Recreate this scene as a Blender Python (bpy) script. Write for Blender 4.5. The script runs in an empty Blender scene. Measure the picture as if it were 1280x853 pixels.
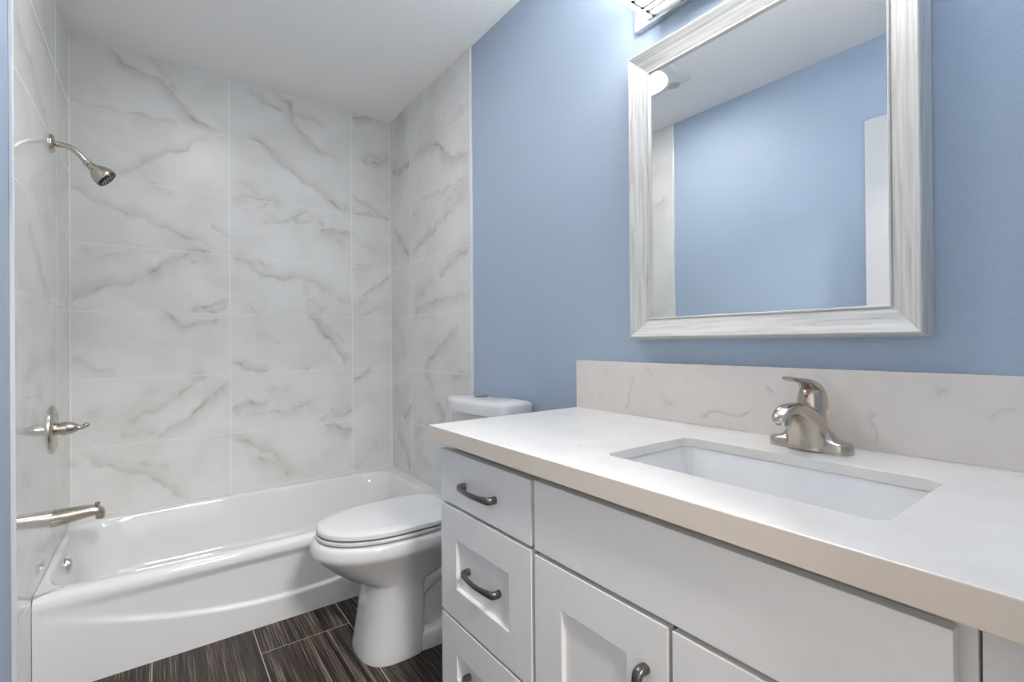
import bpy, bmesh, math, random
import numpy as np
from mathutils import Vector, Matrix

S = bpy.context.scene
COL = S.collection
random.seed(4)

# ------------------------------------------------------------ camera, world, lights, exposure
CAM_H = 1.0674
cam = bpy.data.cameras.new('camera')
cam.sensor_width = 36.0
cam.lens = 597.8238 / 1280.0 * 36.0
cam.clip_start = 0.01
cam_o = bpy.data.objects.new('camera', cam)
COL.objects.link(cam_o)
_r = Vector((0.80395313, -0.59463565, -0.0082339))
_u = Vector((0.0052871, -0.00669826, 0.99996359))
_f = Vector((0.59466916, 0.8039674, 0.00224119))
cam_o.matrix_world = Matrix(((_r.x, _u.x, -_f.x, 0), (_r.y, _u.y, -_f.y, 0), (_r.z, _u.z, -_f.z, CAM_H), (0, 0, 0, 1)))
S.camera = cam_o

S.view_settings.view_transform = 'Standard'
S.view_settings.look = 'None'
S.view_settings.gamma = 1.0
S.view_settings.use_curve_mapping = False
S.view_settings.exposure = 0.28
S.cycles.use_denoising = True
S.cycles.max_bounces = 10
S.cycles.diffuse_bounces = 6
S.cycles.glossy_bounces = 5

VANITY_GLOW = 17.5     # diffuser of the vanity light
FILL_BULB_GLOW = 160.0      # unseen bulbs added in its open top for ceiling bounce
FAN_GLOW = 39.0         # lens of the ceiling fan light
HALL_FILL_WATTS = 76.0      # added fill lamp in the unseen hall, lighting the room through the doorway
HALL_COL = (1.0, 0.97, 0.93)
HALL_Y = -0.95
WORLD = 0.0

w = bpy.data.worlds.new('world'); S.world = w; w.use_nodes = True
w.node_tree.nodes['Background'].inputs[0].default_value = (0.93, 0.96, 1.0, 1)
w.node_tree.nodes['Background'].inputs[1].default_value = WORLD

# ------------------------------------------------------------ room measures (metres)
XR, XL, YB, H = 1.1753, -0.3112, 2.8407, 2.44
YTR, YTL = 1.895, 1.826           # where the tile stops on the right and left walls
TC = 0.8429                        # countertop height
XC = XR - 0.5813                   # countertop front edge
YC = 1.1906                        # countertop left end
XF = 0.6192                        # door and drawer front plane
TT = 0.3028                        # bathtub rim height

# ------------------------------------------------------------ helpers
def wloc(o):
    v = Vector((0, 0, 0))
    while o is not None:
        v = v + o.location; o = o.parent
    return v

class MB:
    def __init__(s): s.b = bmesh.new()
    def box(s, x0, y0, z0, x1, y1, z1, bev=0.0, seg=2):
        t = bmesh.new()
        bmesh.ops.create_cube(t, size=1.0)
        for v in t.verts:
            v.co = Vector(((x0 + x1) / 2 + v.co.x * (x1 - x0), (y0 + y1) / 2 + v.co.y * (y1 - y0), (z0 + z1) / 2 + v.co.z * (z1 - z0)))
        if bev: bmesh.ops.bevel(t, geom=list(t.edges), offset=bev, segments=seg, profile=0.6, affect='EDGES')
        s.add(t); return s
    def add(s, t):
        m = bpy.data.meshes.new('t'); t.to_mesh(m); t.free(); s.b.from_mesh(m); bpy.data.meshes.remove(m)
    def loft(s, loops, cap0=True, cap1=True, closed=True):
        b = s.b
        rings = [[b.verts.new(Vector(p)) for p in lp] for lp in loops]
        n = len(rings[0])
        for a, c in zip(rings[:-1], rings[1:]):
            for i in range(n if closed else n - 1):
                j = (i + 1) % n
                try: b.faces.new((a[i], a[j], c[j], c[i]))
                except ValueError: pass
        if cap0: b.faces.new(list(reversed(rings[0])))
        if cap1: b.faces.new(rings[-1])
        return s
    def lathe(s, origin, axis, prof, n=32):
        # prof: (distance along axis, radius)
        o = Vector(origin); a = Vector(axis).normalized()
        t = Vector((0, 0, 1)) if abs(a.z) < .9 else Vector((1, 0, 0))
        e1 = a.cross(t).normalized(); e2 = a.cross(e1)
        loops = []
        for d, r in prof:
            r = max(r, 1e-4)
            loops.append([o + a * d + (e1 * math.cos(2 * math.pi * k / n) + e2 * math.sin(2 * math.pi * k / n)) * r for k in range(n)])
        return s.loft(loops)
    def sweep(s, pts, secs, lateral, n=20, ex=2.0):
        # secs: (half size along lateral, half size along the in-plane normal)
        lat = Vector(lateral).normalized(); P = [Vector(p) for p in pts]; loops = []
        for i, p in enumerate(P):
            t = (P[min(i + 1, len(P) - 1)] - P[max(i - 1, 0)]).normalized()
            nn = t.cross(lat).normalized(); a, c = secs[i]
            lp = []
            for k in range(n):
                th = 2 * math.pi * k / n
                cc, ss = math.cos(th), math.sin(th)
                lp.append(p + lat * (a * math.copysign(abs(cc) ** (2 / ex), cc)) + nn * (c * math.copysign(abs(ss) ** (2 / ex), ss)))
            loops.append(lp)
        return s.loft(loops)
    def grid(s, P):
        b = s.b
        V = [[b.verts.new(Vector(p)) for p in row] for row in P]
        for i in range(len(V) - 1):
            for j in range(len(V[0]) - 1):
                b.faces.new((V[i][j], V[i][j + 1], V[i + 1][j + 1], V[i + 1][j]))
        return s
    def build(s, name, mat, parent=None, smooth=False, bevel=0.0, seg=2, sub=0, weld=0.0, angle=35):
        b = s.b
        if weld: bmesh.ops.remove_doubles(b, verts=list(b.verts), dist=weld)
        bmesh.ops.recalc_face_normals(b, faces=list(b.faces))
        if parent is not None: bmesh.ops.translate(b, verts=list(b.verts), vec=-wloc(parent))
        me = bpy.data.meshes.new(name); b.to_mesh(me); b.free()
        o = bpy.data.objects.new(name, me); COL.objects.link(o)
        if parent is not None: o.parent = parent
        for m in (mat if isinstance(mat, (list, tuple)) else [mat]): me.materials.append(m)
        if bevel:
            md = o.modifiers.new('bevel', 'BEVEL'); md.width = bevel; md.segments = seg; md.limit_method = 'ANGLE'; md.angle_limit = math.radians(angle)
            md.harden_normals = False
        if sub:
            md = o.modifiers.new('sub', 'SUBSURF'); md.levels = sub; md.render_levels = sub
        if smooth:
            for p in me.polygons: p.use_smooth = True
            try: me.set_sharp_from_angle(angle=math.radians(angle))
            except Exception: pass
        return o

def thing(name, label, cat, loc, group=None):
    o = bpy.data.objects.new(name, None); COL.objects.link(o)
    o.location = loc; o.empty_display_size = 0.05
    o['label'] = label; o['category'] = cat
    if group: o['group'] = group
    return o
def tag(o, label, cat, group=None):
    o['label'] = label; o['category'] = cat
    if group: o['group'] = group
    return o
def struct(o, label=None, cat=None):
    o['kind'] = 'structure'
    if label: o['label'] = label; o['category'] = cat
    return o

def catmull(pts, k=8):
    P = [Vector(p) for p in pts]; out = []
    for i in range(len(P) - 1):
        a, b, c, d = P[max(i - 1, 0)], P[i], P[i + 1], P[min(i + 2, len(P) - 1)]
        for j in range(k):
            t = j / k
            out.append(0.5 * ((2 * b) + (c - a) * t + (2 * a - 5 * b + 4 * c - d) * t * t + (3 * b - a - 3 * c + d) * t ** 3))
    out.append(P[-1]); return out
def lerp_list(v, n):
    # resample a list of tuples to n entries
    v = np.array(v, float); x = np.linspace(0, len(v) - 1, n)
    return [tuple(np.interp(xx, range(len(v)), v[:, c]) for c in range(v.shape[1])) for xx in x]

# ------------------------------------------------------------ materials
def mat(name, col=(0.8, 0.8, 0.8), rough=0.5, metal=0.0, spec=0.5, coat=0.0, bump=None, mott=0.0, mscale=6.0):
    m = bpy.data.materials.new(name); m.use_nodes = True
    nt = m.node_tree; p = nt.nodes['Principled BSDF']
    p.inputs['Base Color'].default_value = (*col, 1); p.inputs['Roughness'].default_value = rough
    p.inputs['Metallic'].default_value = metal; p.inputs['Specular IOR Level'].default_value = spec
    p.inputs['Coat Weight'].default_value = coat; p.inputs['Coat Roughness'].default_value = 0.05
    tc = nt.nodes.new('ShaderNodeTexCoord')
    if mott:
        n = nt.nodes.new('ShaderNodeTexNoise'); n.inputs['Scale'].default_value = mscale; n.inputs['Detail'].default_value = 4
        nt.links.new(tc.outputs['Object'], n.inputs['Vector'])
        mx = nt.nodes.new('ShaderNodeMix'); mx.data_type = 'RGBA'
        mx.inputs[6].default_value = (*[c * (1 - mott) for c in col], 1); mx.inputs[7].default_value = (*[min(1, c * (1 + mott)) for c in col], 1)
        nt.links.new(n.outputs['Fac'], mx.inputs[0]); nt.links.new(mx.outputs[2], p.inputs['Base Color'])
    if bump:
        sc, st, dist = bump
        n = nt.nodes.new('ShaderNodeTexNoise'); n.inputs['Scale'].default_value = sc; n.inputs['Detail'].default_value = 3
        nt.links.new(tc.outputs['Object'], n.inputs['Vector'])
        bp = nt.nodes.new('ShaderNodeBump'); bp.inputs['Strength'].default_value = st; bp.inputs['Distance'].default_value = dist
        nt.links.new(n.outputs['Fac'], bp.inputs['Height']); nt.links.new(bp.outputs['Normal'], p.inputs['Normal'])
    return m
def emit(name, col, strength):
    m = bpy.data.materials.new(name); m.use_nodes = True
    p = m.node_tree.nodes['Principled BSDF']
    p.inputs['Base Color'].default_value = (0.9, 0.9, 0.9, 1); p.inputs['Roughness'].default_value = 0.3
    p.inputs['Emission Color'].default_value = (*col, 1); p.inputs['Emission Strength'].default_value = strength
    return m

M = {}
M['blue'] = mat('blue_paint', (0.375, 0.46, 0.575), 0.52, bump=(210, 0.35, 0.0022))
M['ceil'] = mat('ceiling_paint', (0.90, 0.90, 0.895), 0.8, bump=(120, 0.12, 0.002))
M['white_wall'] = mat('hall_paint', (0.62, 0.61, 0.59), 0.7, bump=(160, 0.1, 0.001))
M['trim'] = mat('white_trim_paint', (0.68, 0.68, 0.68), 0.4, mott=0.02)
M['edge'] = mat('satin_edge_trim', (0.80, 0.80, 0.80), 0.3, 0.3, mott=0.02)
M['cab'] = mat('white_cabinet_lacquer', (0.81, 0.812, 0.81), 0.42, mott=0.025, mscale=40)
M['porc'] = mat('white_porcelain', (0.68, 0.68, 0.68), 0.08, coat=0.3, mott=0.012, mscale=3)
M['tub'] = mat('white_tub_enamel', (0.73, 0.73, 0.73), 0.07, mott=0.012, mscale=3)
M['sink'] = mat('white_sink_porcelain', (0.84, 0.84, 0.84), 0.1, mott=0.01, mscale=3)
M['seat'] = mat('white_seat_plastic', (0.67, 0.67, 0.67), 0.16, mott=0.012, mscale=3)
M['nickel'] = mat('brushed_nickel', (0.55, 0.50, 0.44), 0.22, 1.0, bump=(400, 0.03, 0.0005))
M['chrome'] = mat('chrome', (0.80, 0.80, 0.80), 0.08, 1.0, mott=0.02)
M['door'] = mat('white_door_paint', (0.56, 0.56, 0.56), 0.4, mott=0.02)
M['gunmetal'] = mat('dark_pewter', (0.20, 0.185, 0.17), 0.32, 1.0, mott=0.12, mscale=60)
M['black'] = mat('black_rubber', (0.015, 0.015, 0.015), 0.35, mott=0.1)
M['red'] = mat('red_mark', (0.45, 0.02, 0.02), 0.3, mott=0.05)
M['blue_dot'] = mat('blue_mark', (0.02, 0.05, 0.35), 0.3, mott=0.05)
M['mirror'] = mat('mirror_silver', (0.93, 0.94, 0.94), 0.0, 1.0)
M['plate'] = mat('satin_nickel_plate', (0.60, 0.60, 0.60), 0.35, 1.0, mott=0.03)
M['fan'] = mat('white_fan_plastic', (0.74, 0.74, 0.74), 0.4, mott=0.01)
M['sensor'] = mat('grey_sensor_lens', (0.45, 0.45, 0.45), 0.3, mott=0.03)
M['hallfloor'] = mat('tan_hall_floor', (0.20, 0.125, 0.07), 0.4, mott=0.25, mscale=9)
M['glow'] = emit('frosted_diffuser', (0.97, 0.98, 1.0), VANITY_GLOW)
M['fill_bulb_glow'] = emit('fill_bulb_glass', (0.98, 0.985, 1.0), FILL_BULB_GLOW)
M['fan_glow'] = emit('fan_light_lens', (1.0, 0.98, 0.95), FAN_GLOW)
M['hall_fill_glow'] = emit('hall_fill_lens', HALL_COL, 4.0 * HALL_FILL_WATTS / 34.0)

def L(nt, a, b): nt.links.new(a, b)
def math_node(nt, op, a, b=None, c=None):
    n = nt.nodes.new('ShaderNodeMath'); n.operation = op
    for i, v in enumerate((a, b, c)):
        if v is None: continue
        if isinstance(v, (int, float)): n.inputs[i].default_value = v
        else: nt.links.new(v, n.inputs[i])
    return n.outputs[0]
def mixc(nt, fac, a, b):
    n = nt.nodes.new('ShaderNodeMix'); n.data_type = 'RGBA'
    for i, v in ((0, fac), (6, a), (7, b)):
        if isinstance(v, (int, float)): n.inputs[i].default_value = v
        elif isinstance(v, tuple): n.inputs[i].default_value = (*v, 1)
        else: nt.links.new(v, n.inputs[i])
    return n.outputs[2]
def noise(nt, vec, scale, detail=3, dist=0.0):
    n = nt.nodes.new('ShaderNodeTexNoise'); n.inputs['Scale'].default_value = scale; n.inputs['Detail'].default_value = detail
    n.inputs['Distortion'].default_value = dist; nt.links.new(vec, n.inputs['Vector']); return n.outputs['Fac']
def ramp(nt, fac, a, b):
    n = nt.nodes.new('ShaderNodeMapRange'); n.inputs[1].default_value = a; n.inputs[2].default_value = b
    n.interpolation_type = 'SMOOTHSTEP'; nt.links.new(fac, n.inputs[0]); return n.outputs[0]
def mapping(nt, vec, scale):
    n = nt.nodes.new('ShaderNodeMapping'); n.inputs['Scale'].default_value = scale; nt.links.new(vec, n.inputs[0]); return n.outputs[0]

def tile_mat(name, axis, joints, rough=0.27, spec=0.25, grout=0.8):
    """Marble-look porcelain: veins from the mesh's own 'vein' attribute, pale grout lines at the joints."""
    m = bpy.data.materials.new(name); m.use_nodes = True; nt = m.node_tree; p = nt.nodes['Principled BSDF']
    tc = nt.nodes.new('ShaderNodeTexCoord'); sp = nt.nodes.new('ShaderNodeSeparateXYZ'); L(nt, tc.outputs['Object'], sp.inputs[0])
    u = sp.outputs[axis]; z = sp.outputs[2]
    at = nt.nodes.new('ShaderNodeAttribute'); at.attribute_name = 'vein'
    n1 = noise(nt, tc.outputs['Object'], 5.0, 5, 0.4); n2 = noise(nt, tc.outputs['Object'], 45.0, 4)
    base = mixc(nt, ramp(nt, n1, 0.35, 0.7), (0.735, 0.735, 0.72), (0.67, 0.665, 0.64))
    v = math_node(nt, 'MULTIPLY', at.outputs['Fac'], math_node(nt, 'MULTIPLY_ADD', n2, 0.9, 0.5))
    c = mixc(nt, math_node(nt, 'MINIMUM', v, 1.0), base, (0.36, 0.335, 0.285))
    zz = math_node(nt, 'ABSOLUTE', math_node(nt, 'SUBTRACT', math_node(nt, 'MODULO', math_node(nt, 'ADD', z, 0.1525), 0.305), 0.1525))
    g = math_node(nt, 'MULTIPLY', math_node(nt, 'LESS_THAN', zz, 0.0012), 0.6)
    for j in joints:
        g = math_node(nt, 'MAXIMUM', g, math_node(nt, 'LESS_THAN', math_node(nt, 'ABSOLUTE', math_node(nt, 'SUBTRACT', u, j)), 0.0015))
    c = mixc(nt, math_node(nt, 'MULTIPLY', g, grout), c, (0.90, 0.90, 0.885))
    L(nt, c, p.inputs['Base Color'])
    L(nt, math_node(nt, 'MULTIPLY_ADD', g, 0.4, rough), p.inputs['Roughness'])
    p.inputs['Specular IOR Level'].default_value = spec
    bp = nt.nodes.new('ShaderNodeBump'); bp.inputs['Strength'].default_value = 0.3; bp.inputs['Distance'].default_value = 0.001; bp.invert = True
    L(nt, g, bp.inputs['Height']); L(nt, bp.outputs['Normal'], p.inputs['Normal'])
    return m
M['tile_back'] = tile_mat('marble_tile_back', 0, (XL + .001, 0.298, 0.925, XR - .0075))
M['tile_right'] = tile_mat('marble_tile_right', 1, (2.556, YB - .001))
M['tile_left'] = tile_mat('marble_tile_left', 1, (2.512, YB - .001), 0.06, 0.7, 0.22)

def quartz(name, attr, ca=(0.80, 0.775, 0.745), cb=(0.76, 0.73, 0.70)):
    m = bpy.data.materials.new(name); m.use_nodes = True; nt = m.node_tree; p = nt.nodes['Principled BSDF']
    tc = nt.nodes.new('ShaderNodeTexCoord'); O = tc.outputs['Object']
    base = mixc(nt, ramp(nt, noise(nt, O, 14, 5), 0.3, 0.75), ca, cb)
    if attr:
        at = nt.nodes.new('ShaderNodeAttribute'); at.attribute_name = 'vein'; v = at.outputs['Fac']
    else:
        a = math_node(nt, 'ABSOLUTE', math_node(nt, 'SUBTRACT', noise(nt, O, 7, 2, 0.8), 0.5))
        v = math_node(nt, 'MULTIPLY', math_node(nt, 'SUBTRACT', 1.0, ramp(nt, a, 0.0, 0.008)), ramp(nt, noise(nt, O, 16, 1), 0.62, 0.72))
        v = math_node(nt, 'MULTIPLY', v, 0.22)
    L(nt, mixc(nt, v, base, (0.42, 0.40, 0.40)), p.inputs['Base Color'])
    p.inputs['Roughness'].default_value = 0.22
    return m
M['quartz'] = quartz('white_quartz', False)
M['quartz_edge_warm_light'] = mat('warm_light_quartz_edge', (0.70, 0.63, 0.555), 0.3, mott=0.04, mscale=12)  # warm light on the counter's front edge, put into its colour
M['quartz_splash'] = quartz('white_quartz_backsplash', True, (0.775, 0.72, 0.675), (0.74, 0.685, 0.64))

def floor_mat():
    m = bpy.data.materials.new('dark_strand_tile'); m.use_nodes = True; nt = m.node_tree; p = nt.nodes['Principled BSDF']
    tc = nt.nodes.new('ShaderNodeTexCoord'); O = tc.outputs['Object']
    sp = nt.nodes.new('ShaderNodeSeparateXYZ'); L(nt, O, sp.inputs[0]); x, y = sp.outputs[0], sp.outputs[1]
    s = math_node(nt, 'DIVIDE', math_node(nt, 'SUBTRACT', x, -0.0225), 0.3015)
    ci = math_node(nt, 'FLOOR', s)
    gx = math_node(nt, 'ABSOLUTE', math_node(nt, 'SUBTRACT', math_node(nt, 'FRACT', math_node(nt, 'ADD', s, 0.5)), 0.5))
    gx = math_node(nt, 'LESS_THAN', gx, 0.0052)
    off = math_node(nt, 'MULTIPLY', math_node(nt, 'MODULO', math_node(nt, 'ADD', ci, 21.0), 2.0), 0.305)
    t = math_node(nt, 'DIVIDE', math_node(nt, 'ADD', math_node(nt, 'SUBTRACT', y, 1.845), off), 0.61)
    ri = math_node(nt, 'FLOOR', t)
    gy = math_node(nt, 'ABSOLUTE', math_node(nt, 'SUBTRACT', math_node(nt, 'FRACT', math_node(nt, 'ADD', t, 0.5)), 0.5))
    gy = math_node(nt, 'LESS_THAN', gy, 0.0026)
    g = math_node(nt, 'MAXIMUM', gx, gy)
    cmb = nt.nodes.new('ShaderNodeCombineXYZ'); L(nt, x, cmb.inputs[0]); L(nt, y, cmb.inputs[1])
    L(nt, math_node(nt, 'ADD', math_node(nt, 'MULTIPLY', ci, 3.7), math_node(nt, 'MULTIPLY', ri, 1.3)), cmb.inputs[2])
    V = cmb.outputs[0]
    f1 = noise(nt, mapping(nt, V, (260, 3.2, 1)), 1.0, 4)
    f2 = noise(nt, mapping(nt, V, (640, 5, 1)), 1.0, 3)
    f3 = noise(nt, mapping(nt, V, (40, 1.2, 1)), 1.0, 2)
    f = math_node(nt, 'ADD', math_node(nt, 'MULTIPLY', f1, 0.45), math_node(nt, 'ADD', math_node(nt, 'MULTIPLY', f2, 0.45), math_node(nt, 'MULTIPLY', f3, 0.25)))
    c = mixc(nt, ramp(nt, f, 0.50, 0.64), (0.005, 0.0038, 0.0033), (0.070, 0.048, 0.037))
    c = mixc(nt, ramp(nt, f, 0.62, 0.70), c, (0.25, 0.21, 0.185))
    c = mixc(nt, g, c, (0.40, 0.36, 0.32))
    L(nt, c, p.inputs['Base Color'])
    L(nt, math_node(nt, 'MULTIPLY_ADD', f, 0.3, 0.25), p.inputs['Roughness'])
    p.inputs['Specular IOR Level'].default_value = 0.3
    return m
M['floor'] = floor_mat()

def grain_mat(name, sc):
    m = bpy.data.materials.new(name); m.use_nodes = True; nt = m.node_tree; p = nt.nodes['Principled BSDF']
    tc = nt.nodes.new('ShaderNodeTexCoord'); V = mapping(nt, tc.outputs['Object'], sc)
    f = noise(nt, V, 1.0, 6, 0.3); f2 = noise(nt, mapping(nt, V, (3, 3, 3)), 1.0, 4)
    c = mixc(nt, ramp(nt, f, 0.35, 0.7), (0.64, 0.635, 0.615), (0.50, 0.485, 0.455))
    k = math_node(nt, 'MULTIPLY', ramp(nt, f2, 0.60, 0.72), ramp(nt, f, 0.5, 0.62))
    c = mixc(nt, math_node(nt, 'MULTIPLY', k, 0.8), c, (0.26, 0.225, 0.19))
    L(nt, c, p.inputs['Base Color']); p.inputs['Roughness'].default_value = 0.4
    return m
M['grain_v'] = grain_mat('whitewashed_wood_upright', (150, 150, 6))
M['grain_h'] = grain_mat('whitewashed_wood_rail', (150, 6, 150))

# ------------------------------------------------------------ structure
def bx(name, x0, y0, z0, x1, y1, z1, m, bev=0.0):
    return struct(MB().box(x0, y0, z0, x1, y1, z1).build(name, m, None, bevel=bev))

bx('floor', XL - .1, -.12, -.06, XR + .1, YB + .1, 0, M['floor'])
bx('ceiling', XL - .1, -.12, H, XR + .1, YB + .1, H + .08, M['ceil'])
bx('wall_right', XR, -.12, 0, XR + .1, YB + .1, H, M['blue'])
bx('wall_left', XL - .107, -.12, 0, XL - .007, YB + .1, H, M['blue'])

# veins traced on the slabs: (points along the wall, width in mm, strength)
VB= [([(-0.172,2.419),(-0.121,2.382),(-0.062,2.345),(-0.002,2.346),(0.051,2.293),(0.098,2.249),(0.131,2.199),(0.173,2.175),(0.284,2.155)],9,0.75),([(-0.032,2.439),(0.014,2.397),(0.051,2.332),(0.07,2.28)],12,0.4),([(-0.305,2.15),(-0.181,2.146),(-0.018,2.15),(0.091,2.153)],6,0.4),([(-0.305,2.143),(-0.247,2.138),(-0.181,2.142)],14,0.25),([(0.224,2.115),(0.163,2.08),(0.123,2.041),(0.055,2.002),(-0.03,1.95),(-0.07,1.908),(-0.117,1.871),(-0.141,1.855)],6,0.6),([(0.291,2.136),(0.214,2.092),(0.14,2.059)],10,0.25),([(-0.02,1.847),(0.011,1.813),(0.06,1.783)],7,0.35),([(-0.309,1.779),(-0.27,1.751),(-0.223,1.721),(-0.167,1.696),(-0.127,1.688),(-0.057,1.669),(0.01,1.641),(0.064,1.617),(0.12,1.596),(0.177,1.579),(0.247,1.548)],7,0.6),([(0.056,1.615),(0.104,1.583),(0.17,1.558)],16,0.3),([(0.218,1.677),(0.256,1.646),(0.291,1.613)],5,0.6),([(-0.308,1.434),(-0.22,1.464),(-0.128,1.499),(-0.084,1.526),(0.037,1.528)],10,0.3),([(-0.303,1.47),(-0.25,1.497),(-0.168,1.528),(-0.096,1.543)],26,0.3),([(-0.058,1.386),(-0.016,1.427),(0.042,1.474),(0.097,1.511),(0.137,1.536),(0.177,1.537),(0.21,1.535)],11,0.8),([(-0.016,1.402),(0.052,1.448),(0.136,1.468),(0.153,1.481)],10,0.4),([(0.087,1.463),(0.17,1.487),(0.255,1.511)],20,0.2),([(-0.312,1.265),(-0.272,1.292),(-0.24,1.317),(-0.202,1.339),(-0.104,1.353),(-0.058,1.386)],7,0.65),([(0.135,1.238),(0.18,1.252),(0.221,1.271),(0.289,1.298)],7,0.8),([(0.178,1.243),(0.25,1.238),(0.289,1.264)],6,0.65),([(0.014,1.226),(0.051,1.2),(0.089,1.168),(0.128,1.167),(0.198,1.188),(0.245,1.185)],7,0.75),([(0.195,1.18),(0.253,1.169),(0.285,1.153)],14,0.25),([(-0.313,1.013),(-0.274,0.995),(-0.223,0.963),(-0.145,0.938)],7,0.5),([(-0.118,0.682),(-0.068,0.729),(0.027,0.777),(0.081,0.819),(0.117,0.86),(0.173,0.904),(0.207,0.914)],8,0.6),([(0.001,0.63),(0.059,0.673),(0.137,0.72),(0.199,0.798),(0.248,0.827),(0.29,0.873)],9,0.8),([(0.206,0.789),(0.251,0.819),(0.29,0.849)],14,0.45),([(-0.264,0.759),(-0.237,0.77),(-0.213,0.786)],8,0.35),([(-0.143,0.666),(-0.083,0.644),(0.001,0.66)],9,0.35),([(-0.143,0.743),(-0.055,0.81),(0.006,0.882)],18,0.18),([(-0.273,0.582),(-0.181,0.514),(-0.051,0.456),(-0.009,0.433),(0.043,0.366),(0.097,0.321)],7,0.7),([(-0.158,0.533),(-0.051,0.501),(0.044,0.474)],14,0.35),([(0.376,2.409),(0.435,2.385),(0.489,2.349),(0.563,2.354),(0.605,2.343),(0.691,2.335),(0.767,2.31)],7,0.65),([(0.494,2.433),(0.563,2.406),(0.597,2.38),(0.605,2.298),(0.646,2.256),(0.684,2.211),(0.735,2.176),(0.795,2.165)],9,0.75),([(0.37,2.141),(0.434,2.155),(0.472,2.114),(0.535,2.062),(0.589,2.02),(0.661,1.981),(0.734,1.941),(0.793,1.896),(0.847,1.861),(0.914,1.855)],8,0.7),([(0.791,1.905),(0.859,1.889),(0.914,1.889)],14,0.3),([(0.336,1.906),(0.398,1.888),(0.444,1.862)],7,0.4),([(0.303,1.821),(0.38,1.843),(0.486,1.844),(0.553,1.84)],8,0.45),([(0.413,1.776),(0.47,1.82),(0.517,1.841)],7,0.45),([(0.688,1.835),(0.643,1.795),(0.593,1.744),(0.532,1.73),(0.431,1.711)],7,0.7),([(0.593,1.744),(0.676,1.755),(0.776,1.76)],13,0.5),([(0.739,1.723),(0.823,1.718),(0.908,1.729)],8,0.8),([(0.763,1.685),(0.834,1.671),(0.901,1.665)],18,0.35),([(0.346,1.77),(0.497,1.751),(0.745,1.742)],26,0.2),([(0.303,1.528),(0.352,1.505),(0.416,1.46),(0.483,1.43),(0.599,1.43),(0.67,1.431),(0.743,1.395),(0.821,1.351)],8,0.65),([(0.411,1.533),(0.462,1.486),(0.483,1.447)],6,0.5),([(0.641,1.424),(0.678,1.346)],7,0.35),([(0.669,1.318),(0.721,1.289),(0.773,1.261)],12,0.35),([(0.836,1.326),(0.924,1.307)],8,0.5),([(0.365,1.275),(0.421,1.243)],7,0.35),([(0.677,1.229),(0.728,1.176),(0.781,1.103),(0.834,1.033),(0.896,0.95)],8,0.9),([(0.729,1.212),(0.803,1.145),(0.88,1.079)],8,0.5),([(0.3,0.984),(0.348,0.958),(0.387,0.931),(0.48,0.931)],6,0.8),([(0.42,1.133),(0.473,1.099),(0.528,1.068)],14,0.25),([(0.633,0.929),(0.688,0.927)],5,0.5),([(0.304,0.728),(0.367,0.756),(0.479,0.751)],11,0.75),([(0.594,0.689),(0.636,0.72),(0.695,0.735)],6,0.7),([(0.458,0.81),(0.53,0.825),(0.595,0.838)],12,0.3),([(0.58,0.661),(0.607,0.696),(0.636,0.72)],5,0.5),([(0.738,0.629),(0.773,0.658),(0.816,0.686)],6,0.6),([(0.815,0.637),(0.863,0.654),(0.919,0.672)],11,0.6),([(0.384,0.717),(0.471,0.7),(0.578,0.708)],8,0.5),([(0.34,0.696),(0.53,0.686),(0.738,0.679)],22,0.25),([(0.768,0.61),(0.854,0.573),(0.926,0.544)],10,0.9),([(0.267,0.609),(0.328,0.581),(0.39,0.54),(0.469,0.495),(0.544,0.41),(0.592,0.319)],9,0.65),([(0.405,0.483),(0.456,0.445),(0.524,0.413),(0.572,0.344)],10,0.55),([(0.489,0.458),(0.56,0.438)],10,0.3),([(0.932,2.4),(0.99,2.43),(1.049,2.437)],10,1.0),([(1.003,2.164),(1.062,2.211),(1.17,2.25)],7,0.6),([(1.003,2.164),(1.082,2.168),(1.159,2.215)],8,0.8),([(1.037,2.186),(1.108,2.201),(1.17,2.23)],14,0.45),([(0.929,1.943),(1.011,1.909),(1.113,1.857)],6,0.6),([(0.928,1.839),(1.053,1.843),(1.167,1.83)],7,0.65),([(0.989,1.353),(1.066,1.415),(1.164,1.481)],6,0.7),([(0.941,1.683),(1.085,1.617)],9,0.3),([(0.931,1.283),(0.972,1.313),(1.021,1.345)],12,0.45),([(1.005,1.238),(1.05,1.263),(1.111,1.3)],6,0.55),([(0.928,0.842),(0.986,0.889),(1.037,0.916)],6,0.8),([(0.931,0.315),(0.989,0.383),(1.084,0.452)],22,0.3),([(0.959,1.533),(1.047,1.536)],6,0.45)]
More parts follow.
